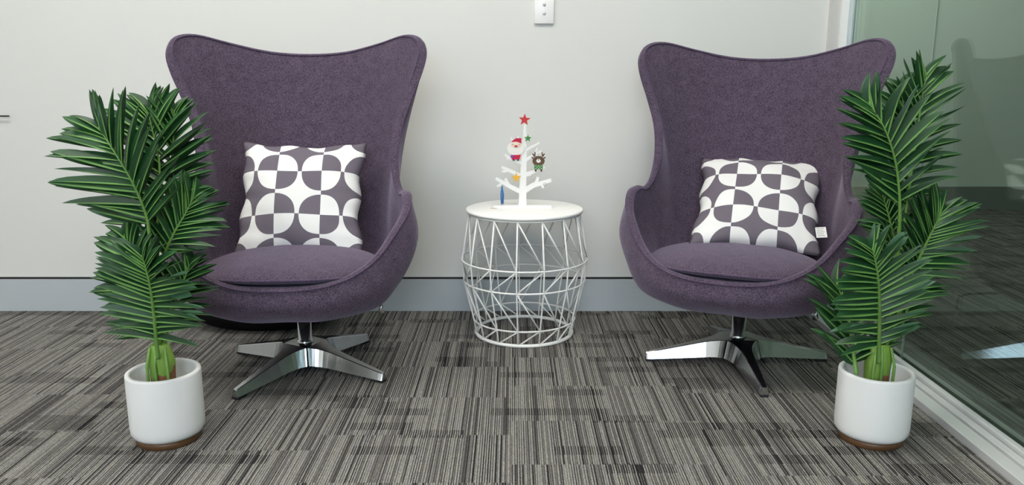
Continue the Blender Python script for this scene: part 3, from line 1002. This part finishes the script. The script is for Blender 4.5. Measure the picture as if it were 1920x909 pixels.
def make_palm(label, loc, fronds, seed, trunkx, poto):
    t = thing('potted_palm', label, 'plant', loc, 0, 'artificial palms in white pots')
    rnd = random.Random(seed)
    # pot, hollow
    bm = bmesh.new()
    lathe(bm, [(0, .019), (.074, .019), (.0840, .0215), (.0890, .030), (.0905, .045), (.0905, .180), (.0895, .1845), (.0865, .1865), (.0815, .1865), (.0785, .1845), (.0780, .180), (.0780, .100), (0, .100)], 72)
    pot = link_bm('pot', bm, M_POT, t)
    bm = bmesh.new(); lathe(bm, [(0, .1), (.0778, .1), (.0778, .106), (0, .108)], 48)
    link_bm('pot_filling', bm, M_POTIN, t)
    bm = bmesh.new(); lathe(bm, [(0, 0), (.0765, 0), (.079, .002), (.079, .0195), (0, .0195)], 64)
    link_bm('pot_base', bm, M_WOOD, t)
    # trunk: flattened, slightly flaring sheath
    bm = bmesh.new()
    rings = []
    for i in range(9):
        f = i / 8
        z = .107 + .150 * f
        a = .027 + .008 * f - .012 * max(0, f - .75) * 4
        rings.append([bm.verts.new((trunkx * (1 - .3 * f) + a * (1 + .07 * math.sin(7 * q * 2 * PI / 20 + f * 2)) * math.cos(2 * PI * q / 20), -.01 + .8 * a * math.sin(2 * PI * q / 20), z)) for q in range(20)])
    for A, B in zip(rings, rings[1:]):
        for q in range(20): bm.faces.new((A[q], A[(q + 1) % 20], B[(q + 1) % 20], B[q]))
    bm.faces.new(rings[0][::-1]); bm.faces.new(rings[-1])
    link_bm('trunk', bm, M_TRUNK, t)
    for q, sx in enumerate((-.022, .024, -.004)):
        bm = bmesh.new()
        tube(bm, [(trunkx + sx, -.034, .108), (trunkx + sx * 1.1, -.040, .16), (trunkx * .7 + sx * 1.1, -.040, .21), (trunkx * .5 + sx * .8, -.028, .255)], [.0035, .004, .004, .003], 8)
        link_bm('sheath_strip', bm, M_STEM, t)
    # tie wire round the stems
    for fi, (pts, start, n, length, angl, angr, face, ws) in enumerate(fronds):
        path = bez_path(pts, 40)
        if fi == 0:
            c = path[int(40 * start * .84)]
            bm = bmesh.new(); tube(bm, [(c.x + .004 + .0115 * math.cos(a), c.y + .012 + .014 * math.sin(a), c.z) for a in [2 * PI * k_ / 16 for k_ in range(16)]], .0009, 6, closed=True)
            link_bm('tie_wire', bm, M_BLACK, t)
        bm = bmesh.new()
        r0 = .0055
        tube(bm, path, [r0 * (1 - .8 * (i / 40) ** 1.3) for i in range(41)], 7)
        fr = link_bm('frond', bm, M_STEM, t)
        fn = Vector(face).normalized()
        for side in (1, -1):
            for k_ in range(n):
                f = (k_ + .5 + (.25 if side > 0 else -.1)) / (n + .3)
                f = min(f, .995)
                s = start + (1 - start) * f
                idx = s * 40
                i0 = min(int(idx), 39)
                p = path[i0].lerp(path[i0 + 1], idx - i0)
                tan = (path[i0 + 1] - path[i0]).normalized()
                nrm = (fn - tan * fn.dot(tan)).normalized()
                sidev = tan.cross(nrm) * side      # lateral
                # image-left is the side whose lateral vector has negative x
                base_ang = angl if sidev.x < 0 else angr
                ang = math.radians(base_ang * (1.06 - .76 * f ** 1.6) + rnd.uniform(-7, 7))
                ln = length * (.80 + .45 * math.sin(PI * min(1, f * .9 + .12)) - .28 * f ** 3) * rnd.uniform(.92, 1.06)
                d = tan * math.cos(ang) + sidev * math.sin(ang)
                # leaflets rise out of the frond plane a little, as a shallow V
                d = (d + nrm * (.22 + rnd.uniform(-.12, .12))).normalized()
                yv = nrm.cross(d).normalized()
                zv = d.cross(yv).normalized()
                roll = rnd.uniform(-.30, .30) + side * .25
                yv2 = yv * math.cos(roll) + zv * math.sin(roll)
                zv2 = d.cross(yv2)
                w = .0205 * ws * rnd.uniform(.9, 1.12)
                zs = ln * .8
                Mx = Matrix(((d.x * ln, yv2.x * w, zv2.x * zs * 0 + zv2.x * .09, p.x), (d.y * ln, yv2.y * w, zv2.y * .09, p.y), (d.z * ln, yv2.z * w, zv2.z * .09, p.z), (0, 0, 0, 1)))
                # keep the leaf tips on this side of the glass and above the floor
                tip = Vector(loc) + p + d * ln
                if tip.x > 1.244:
                    k2 = (1.240 - loc[0] - p.x) / max(1e-6, d.x * ln)
                    Mx = Mx @ Matrix.Diagonal((max(.3, min(1, k2)), 1, 1, 1))
                lf = bpy.data.objects.new('leaflet', rnd.choice(LEAVES[side]))
                COL.objects.link(lf)
                lf.parent = fr
                lf.matrix_local = Mx
    return t

make_palm('artificial palm in a white pot with wooden base, in front of the left purple chair', (-.889, 1.929, 0), FRONDS_L, 11, .004, 0)
make_palm('artificial palm in a white pot with wooden base, on the right beside the glass wall', (.929, 1.929, 0), FRONDS_R, 23, -.003, 0)

# ---------------------------------------------------------------- black bag behind the left chair
t = thing('floor_bag', 'low black rounded bag lying on the carpet behind the left purple chair', 'bag', (-.93, 2.895, 0))
bm = bmesh.new()
bmesh.ops.create_uvsphere(bm, u_segments=40, v_segments=20, radius=1)
for v in bm.verts:
    x, y, z = v.co
    r = 1 + .04 * math.sin(5 * math.atan2(y, x)) * (1 - z * z)
    v.co = Vector((x * .29 * r, y * .145 * r, max(0.0, .07 + z * .085)))
link_bm('bag_body', bm, M_BAG, t)
bm = bmesh.new(); tube(bm, [(-.12, -.03, .150), (-.07, -.05, .172), (0, -.055, .180), (.07, -.05, .172), (.12, -.03, .150)], .006, 8)
link_bm('strap', bm, M_BAG, t)
